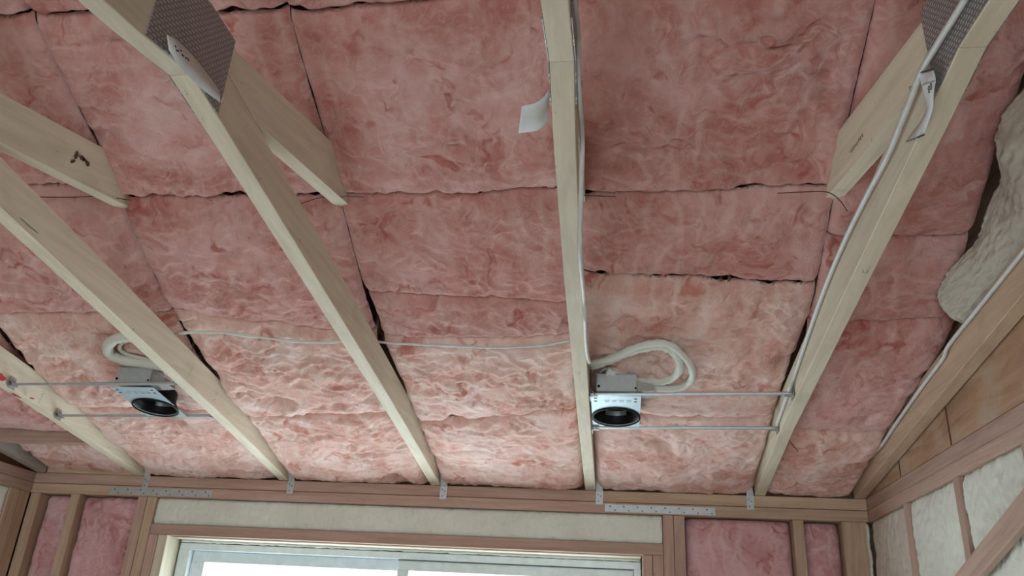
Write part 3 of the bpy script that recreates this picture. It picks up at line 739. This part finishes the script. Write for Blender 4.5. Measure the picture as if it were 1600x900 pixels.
# ------------------------------------------------------------------ downlight housings on hanger bars
def downlight(dx, label):
    O = Vector((.085 + dx, -.74, Z0 + .104)); r = empty('downlight_housing', O)
    tag(r, label, 'light', 'recessed downlight housings')
    zs = lambda y, c=0.0: Z0 + .008 + SL * (-y) + c
    cx, cy, rad = .085 + dx, -.703, .069
    # frame plate with round hole, following the slope
    x0, x1, ya, yb = .013 + dx, .157 + dx, -.857, -.625; n = 48; V = []; F = []
    for h in (0, .002):
        for i in range(n):
            an = 2 * math.pi * i / n; c, s_ = math.cos(an), math.sin(an)
            V.append((cx + rad * c, cy + rad * s_, zs(cy + rad * s_, h)))
        for i in range(n):
            an = 2 * math.pi * i / n; c, s_ = math.cos(an), math.sin(an)
            tx = ((x1 - cx) if c > 0 else (cx - x0)) / max(abs(c), 1e-6); ty = ((yb - cy) if s_ > 0 else (cy - ya)) / max(abs(s_), 1e-6); q = min(tx, ty)
            V.append((cx + q * c, cy + q * s_, zs(cy + q * s_, h)))
    # snap the nearest ring points onto the corners
    for (X, Y) in ((x0, ya), (x0, yb), (x1, ya), (x1, yb)):
        for base in (n, 3 * n):
            j = min(range(n), key=lambda i: (V[base + i][0] - X) ** 2 + (V[base + i][1] - Y) ** 2); V[base + j] = (X, Y, zs(Y, 0 if base == n else .002))
    for i in range(n):
        j = (i + 1) % n
        F += [(i, j, n + j, n + i), (2 * n + i, 3 * n + i, 3 * n + j, 2 * n + j), (i, 2 * n + i, 2 * n + j, j), (n + i, n + j, 3 * n + j, 3 * n + i)]
    pl = fixn(obj('frame_plate', V, F, GALV_BLUE, r))
    for k in range(4):                                 # pressed slots on the plate
        xx = .052 + dx + k * .021; g = MB()
        for a0, a1, b0, b1 in ((0, .014, -.8262, -.8245), (0, .014, -.8167, -.815), (0, .0015, -.8262, -.815), (.0125, .014, -.8262, -.815)):
            g.hexa([(xx + a0, b0, zs(b0, -.001)), (xx + a1, b0, zs(b0, -.001)), (xx + a1, b1, zs(b1, -.001)), (xx + a0, b1, zs(b1, -.001)),
                    (xx + a0, b0, zs(b0)), (xx + a1, b0, zs(b0)), (xx + a1, b1, zs(b1)), (xx + a0, b1, zs(b1))])
        g.build('pressed_slot', GALV, pl)
    for xx in (.026, .142):
        for yy in (-.838, -.818): MB().box(xx + dx - .004, xx + dx + .004, yy - .002, yy + .002, zs(yy, -.001), zs(yy, 0)).build('plate_hole', BLACK, pl)
    # black can
    V = []; F = []; n = 40
    prof = [(.0685, -.004), (.074, -.004), (.0735, .001), (.068, .003), (.0665, .012), (.061, .02), (.0595, .024), (.058, .07), (.0, .07)]
    for (rr, h) in prof:
        for i in range(n):
            an = 2 * math.pi * i / n; y = cy + rr * math.sin(an); V.append((cx + rr * math.cos(an), y, zs(y, h)))
    for k in range(len(prof) - 1):
        for i in range(n):
            j = (i + 1) % n; F.append((k * n + i, k * n + j, (k + 1) * n + j, (k + 1) * n + i))
    cn = obj('baffle', V, F, BLACK, r, True)
    V = []; F = []
    A0, A1, m_ = math.radians(56), math.radians(124), 16          # reflection built as a lighter band piece high on the far side
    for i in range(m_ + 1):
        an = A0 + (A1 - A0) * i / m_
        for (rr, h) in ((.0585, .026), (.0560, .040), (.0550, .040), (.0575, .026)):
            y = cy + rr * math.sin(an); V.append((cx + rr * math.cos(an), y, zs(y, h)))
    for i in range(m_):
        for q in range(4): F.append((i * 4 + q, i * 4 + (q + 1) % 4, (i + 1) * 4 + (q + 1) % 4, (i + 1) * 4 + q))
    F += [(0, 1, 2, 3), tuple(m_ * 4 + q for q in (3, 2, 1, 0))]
    fixn(obj('reflection_band', V, F, GREYBAND, cn))
    g = MB(); g.tube([(cx + .001, cy + .01, zs(cy, .068)), (cx + .001, cy + .006, zs(cy, .05)), (cx, cy - .002, zs(cy, .03))], .0013, 8); g.tube([(cx, cy - .002, zs(cy, .03)), (cx, cy - .003, zs(cy, .026))], .0032, 10)
    g.build('lamp_lead', GALV_DK, cn)
    MB().cyl((cx, cy, zs(cy, .1005)), (0, 0, 1), .064, .004, 32).build('can_top', GALV_DK, r)
    # junction box with knock-outs, side bracket
    bx = MB().box(.028 + dx, .146 + dx, -.868, -.79, Z0 + .128, Z0 + .182, .003).build('junction_box', GALV, r)
    MB().cyl((.036 + dx, -.869, Z0 + .142), (0, -1, 0), .004, .002, 12).build('screw', BLACK, bx); MB().cyl((.141 + dx, -.869, Z0 + .138), (0, -1, 0), .0028, .002, 10).build('screw', BLACK, bx)
    fixn(MB().hexa([(.147 + dx, -.862, Z0 + .13), (.196 + dx, -.862, Z0 + .134), (.196 + dx, -.80, Z0 + .13), (.147 + dx, -.80, Z0 + .126), (.147 + dx, -.862, Z0 + .162), (.19 + dx, -.862, Z0 + .15), (.19 + dx, -.80, Z0 + .15), (.147 + dx, -.80, Z0 + .16)]).build('side_bracket', GALV_DK, r))
    g = MB(); g.tube(spline([(.035 + dx, -.80, Z0 + .184), (.045 + dx, -.85, Z0 + .196), (.075 + dx, -.86, Z0 + .199), (.12 + dx, -.83, Z0 + .188), (.15 + dx, -.80, Z0 + .172)]), .004, 8); g.build('lead_cable', CABLE, r, True)
    # hanger bars with end brackets
    e0, e1 = (.0105, .577) if dx == 0 else (-1.818, -1.2405)
    for (yy, e0z, e1z) in ((-.866, .004, .016), (-.614, .003, .014)):
        z0_ = zs(yy, 0) + e0z - .004; z1_ = zs(yy, 0) + e1z - .004
        g = MB(); g.tube([(e0, yy, z0_), (e1, yy, z1_)], .0042, 6)
        xm = e0 + (e1 - e0) * .42
        g.tube([(xm, yy - .001, z0_ + (z1_ - z0_) * .42), (e1 - .01, yy - .001, z1_)], .0056, 6)
        hb = g.build('hanger_bar', GALV, r)
        for ex, ez, sg in ((e0, z0_, 1), (e1, z1_, -1)):
            g = MB(); a = ex + sg * .0005
            g.hexa([(a, yy - .018, ez - .012), (a + sg * .002, yy - .018, ez - .012), (a + sg * .002, yy + .018, ez - .015), (a, yy + .018, ez - .015),
                    (a, yy - .012, ez + .022), (a + sg * .002, yy - .012, ez + .022), (a + sg * .002, yy + .014, ez + .02), (a, yy + .014, ez + .02)])
            g.box(min(a, a + sg * .022), max(a, a + sg * .022), yy - .010, yy + .008, ez - .0075, ez - .005)
            g.hexa([(a + sg * .002, yy - .014, ez + .01), (a + sg * .014, yy - .004, ez - .004), (a + sg * .014, yy + .004, ez - .004), (a + sg * .002, yy + .012, ez + .01),
                    (a + sg * .002, yy - .014, ez + .013), (a + sg * .016, yy - .004, ez - .002), (a + sg * .016, yy + .004, ez - .002), (a + sg * .002, yy + .012, ez + .013)])
            fixn(g.build('bracket', GALV_DK, hb))
    return r
downlight(0, 'bright steel downlight housing with black baffle just right of the central truss')
downlight(-1.4975, 'duller steel downlight housing with black baffle partly behind the truss at left')

# ------------------------------------------------------------------ cables
def cable(pts, rad, label, mat=CABLE, n=6, rough=0, seed=0, name='electrical_cable', cat='cable', group='white electrical cables'):
    P = spline(pts, n); rd = random.Random(seed)
    R = [rad * (1 + rough * rd.uniform(-1, 1)) for _ in P]
    o = MB().tube(P, R, 9).build(name, mat, None, True); tag(o, label, cat, group); return o
def xc(px, X): return [on_x(u, v, X) for u, v in px]
cable(xc([(895, -25), (897, 0), (903, 55), (903, 110), (906, 160), (910, 220), (908, 300), (907, 340), (906, 380), (909, 430), (913, 470), (914, 500)], .026) + xc([(915, 530), (918, 556), (921, 566)], .022), .0048,
      'white cable clipped along the right side of the central truss')
cable(xc([(1520, -30), (1507, 0), (1470, 60), (1441, 110), (1425, 150), (1405, 200), (1384, 250), (1352, 310), (1318, 380), (1288, 452), (1262, 525), (1240, 590), (1222, 640), (1211, 672)], .572), .0052,
      'white cable running down the left face of the right cabled truss')
cable(xc([(1640, 345), (1600, 392), (1557, 446), (1520, 492), (1482, 540), (1472, 562), (1440, 605), (1400, 662), (1378, 695), (1362, 712)], .938), .0052,
      'grey-white cable along the upper edge of the right end truss')
def ins(px, off=.014): return [on_ins(u, v, off) for u, v in px]
cable(ins([(262, 524), (300, 519), (350, 520), (400, 526), (450, 532), (500, 535), (535, 533)], .032), .0042, 'foam-crusted cable crossing the bay left of the torn-paper truss', FOAM, rough=.35, seed=2)
cable(ins([(585, 533), (610, 536), (650, 538), (700, 540), (760, 543), (810, 542), (850, 539), (893, 531)], .032), .0034, 'thin bare cable crossing the bay left of the central truss', CABLE)
cable(ins([(924, 571), (945, 565), (975, 553), (1005, 544), (1030, 541), (1052, 549), (1062, 568), (1057, 585), (1040, 595), (1012, 597), (985, 592), (965, 586), (948, 580)], .035), .0125,
      'inner loop of thick foam-covered cable above the right downlight', FOAM, rough=.15, seed=5, group='foam-covered cable loops')
cable(ins([(922, 569), (955, 560), (985, 546), (1015, 537), (1045, 538), (1068, 556), (1081, 575), (1080, 594), (1064, 605), (1035, 607), (1008, 602), (985, 594)], .05), .0098,
      'outer loop of thick foam-covered cable above the right downlight', FOAM, rough=.14, seed=6, group='foam-covered cable loops')
cable(ins([(262, 548), (225, 530), (190, 527), (170, 538), (172, 553), (195, 563), (230, 568), (268, 574)], .045), .0165,
      'thick foam-covered outer cable loop above the left downlight', FOAM, rough=.08, seed=7, group='foam-covered cable loops')
cable(ins([(262, 556), (225, 534), (200, 532), (187, 541), (195, 552), (222, 560), (262, 570)], .028), .006,
      'thinner dusty inner cable loop above the left downlight', FOAM_PINKISH, rough=.1, seed=8, group='foam-covered cable loops')
# staples over the cables
def staple(c, nrm, along, label, sc=1.0):
    c = Vector(c); nrm = Vector(nrm).normalized(); a = Vector(along).normalized()
    P = [c - a * .008 * sc - nrm * .002, c - a * .007 * sc + nrm * .007 * sc, c + a * .007 * sc + nrm * .007 * sc, c + a * .008 * sc - nrm * .002]
    tag(MB().tube(P, .0011, 6).build('cable_staple', GALV_DK), label, 'staple', 'staples holding the cables')
staple(on_x(1429, 140, .5795), (-1, 0, 0), (0, .2, 1), 'staple over the cable near the folded paper label')
staple(on_x(1272, 502, .578), (-1, 0, 0), (0, .2, 1), 'staple over the cable midway down the right cabled truss')
staple(on_x(1474, 560, .945), (-1, 0, 0), (0, .2, 1), 'staple over the cable on the right end truss')
staple(on_x(903, 132, .02), (1, 0, 0), (0, .1, 1), 'staple over the central cable near the splice')
staple(on_x(908, 391, .0115), (1, 0, 0), (0, .1, 1), 'staple over the central cable midway down')
staple(on_x(914, 508, .009), (1, 0, 0), (0, .1, 1), 'staple over the central cable above the cable loop')
staple(on_slope(1352, 423, -.001), (0, 0, -1), (1, 0, 0), 'lone bent staple in the underside of the right cabled truss', .6)

# insulation support wires
def wire(P, label): tag(MB().tube(spline(P, 5), .0013, 6).build('support_wire', WIRE), label, 'wire', 'thin wires holding up the batts')
wire(ins([(470, 318), (500, 309), (530, 307), (568, 308)], .03), 'thin dark wire bowed across the web end of the torn-paper truss')
wire(ins([(60, 308), (110, 308), (160, 307), (205, 313)], .03), 'thin dark wire across the knotty web end')
wire([on_x(904, 305, .012)] + ins([(930, 306), (962, 307)], .03), 'thin dark wire right of the central truss at the long seam')
wire(ins([(1215, 302), (1255, 300), (1292, 300), (1312, 313), (1324, 330)], .035), 'thin bent wire at the web end of the right cabled truss')
wire(ins([(1233, 688), (1240, 697), (1247, 706)], .03), 'short wire end poking out below the right cabled truss')

# ------------------------------------------------------------------ paper tag and labels
def ribbon(name, A, B, th, mat, parent=None, label=None, cat=None):
    """thin paper between two edge polylines with real thickness"""
    n = len(A); V = []; F = []
    A = [Vector(p) for p in A]; B = [Vector(p) for p in B]
    for i in range(n):
        j = min(i + 1, n - 1); k = max(i - 1, 0); d = (A[j] - A[k]); nn = d.cross(B[i] - A[i]).normalized() * th
        V += [A[i], B[i], B[i] + nn, A[i] + nn]
    for i in range(n - 1):
        for q in range(4): F.append((i * 4 + q, i * 4 + (q + 1) % 4, i * 4 + 4 + (q + 1) % 4, i * 4 + 4 + q))
    F += [(0, 1, 2, 3), tuple((n - 1) * 4 + q for q in (3, 2, 1, 0))]
    o = fixn(obj(name, V, F, mat, parent, True))
    if label: tag(o, label, cat)
    return o
e1 = spline([on_slope(857, 140, .02), on_slope(851, 150, .01), on_slope(838, 160, -.003), on_slope(815, 166, -.012)], 6)
e2 = spline([on_slope(857, 178, .02), on_slope(853, 190, .01), on_slope(840, 203, -.003), on_slope(810, 208, -.012)], 6)
ribbon('paper_tag', e1, e2, .0005, PAPER, None, 'curled white blank paper tag hanging from the left side of the central truss', 'tag')
xb = float(XT('B', 2.135))
q = lambda u, v, d=.005: on_x(u, v, xb + .0215 + d)
e1 = spline([q(261, 54, -.0005), q(278, 64, .003), q(302, 88, .006), q(328, 120, .004), q(350, 152, .001)], 5)
e2 = spline([q(264, 78, -.0005), q(282, 106, .005), q(306, 130, .008), q(326, 147, .006), q(346, 161, .002)], 5)
lab = ribbon('torn_label', e1, e2, .0004, PAPER, None, 'torn white paper strip with black print across the left toothed steel plate', 'label')
rd = random.Random(9)
for i in range(9):
    g = MB()
    c = q(274 + i * 2.6 + rd.uniform(-1, 1), 73 + i * 2.9 + rd.uniform(-3, 4), .0068 + i * .0003); g.box(c.x, c.x + .0006, c.y - .0018, c.y + .0018, c.z - .0012, c.z + .0012); g.build('print_mark', INK, lab)
xd = float(XT('D', 2.0)) - .0195
q = lambda u, v, d=.006: on_x(u, v, xd - d)
e1 = [q(1436, 115, .012), q(1440, 132, .012), q(1445, 151, .010), q(1447, 170, .003), q(1438, 190, .001), q(1426, 206, .001), q(1415, 221, .001)]
e2 = [q(1458, 108, .012), q(1462, 124, .012), q(1459, 146, .010), q(1458, 168, .003), q(1452, 188, .001), q(1448, 200, .001), q(1444, 211, .001)]
lab = ribbon('folded_label', spline(e1, 4), spline(e2, 4), .0004, PAPER, None, 'folded white paper label reading 80 on the right cabled truss under its toothed plate', 'label')
for A_, B_, r_ in ((q(1435.5, 114.5, .0135), q(1458, 107.5, .0135), .0011), (q(1415, 222, .0022), q(1431, 216, .0022), .0006), (q(1433, 215, .0026), q(1444, 210.5, .0026), .0013), (q(1441, 133, .0132), q(1460, 126, .0132), .0004)):
    MB().tube([A_, B_], r_, 5).build('border_line', INK, lab)
def text(s, size, c, xdir, updir, mat, parent, name='printed_text', th=.0002):
    cu = bpy.data.curves.new('t', 'FONT'); cu.body = s; cu.size = size; cu.extrude = th; cu.align_x = 'CENTER'; cu.align_y = 'CENTER'
    o = bpy.data.objects.new('t', cu); COL.objects.link(o)
    bpy.context.view_layer.update()
    me = bpy.data.meshes.new_from_object(o.evaluated_get(bpy.context.evaluated_depsgraph_get())); bpy.data.objects.remove(o); me.name = name
    me.materials.clear(); me.materials.append(mat)
    r = bpy.data.objects.new(name, me); COL.objects.link(r)
    x = Vector(xdir).normalized(); u = Vector(updir); u = (u - x * u.dot(x)).normalized(); nn = x.cross(u)
    M = Matrix((x, u, nn)).transposed().to_4x4(); M.translation = Vector(c); r.matrix_world = M
    if parent: r.parent = parent; r.matrix_parent_inverse = Matrix.Translation(parent.location).inverted()
    return r
text('80', .017, q(1453, 138, .0150), q(1462, 129, .0135) - q(1452, 145, .0135), q(1450, 133, .0135) - q(1458, 141, .0135), INK, lab)
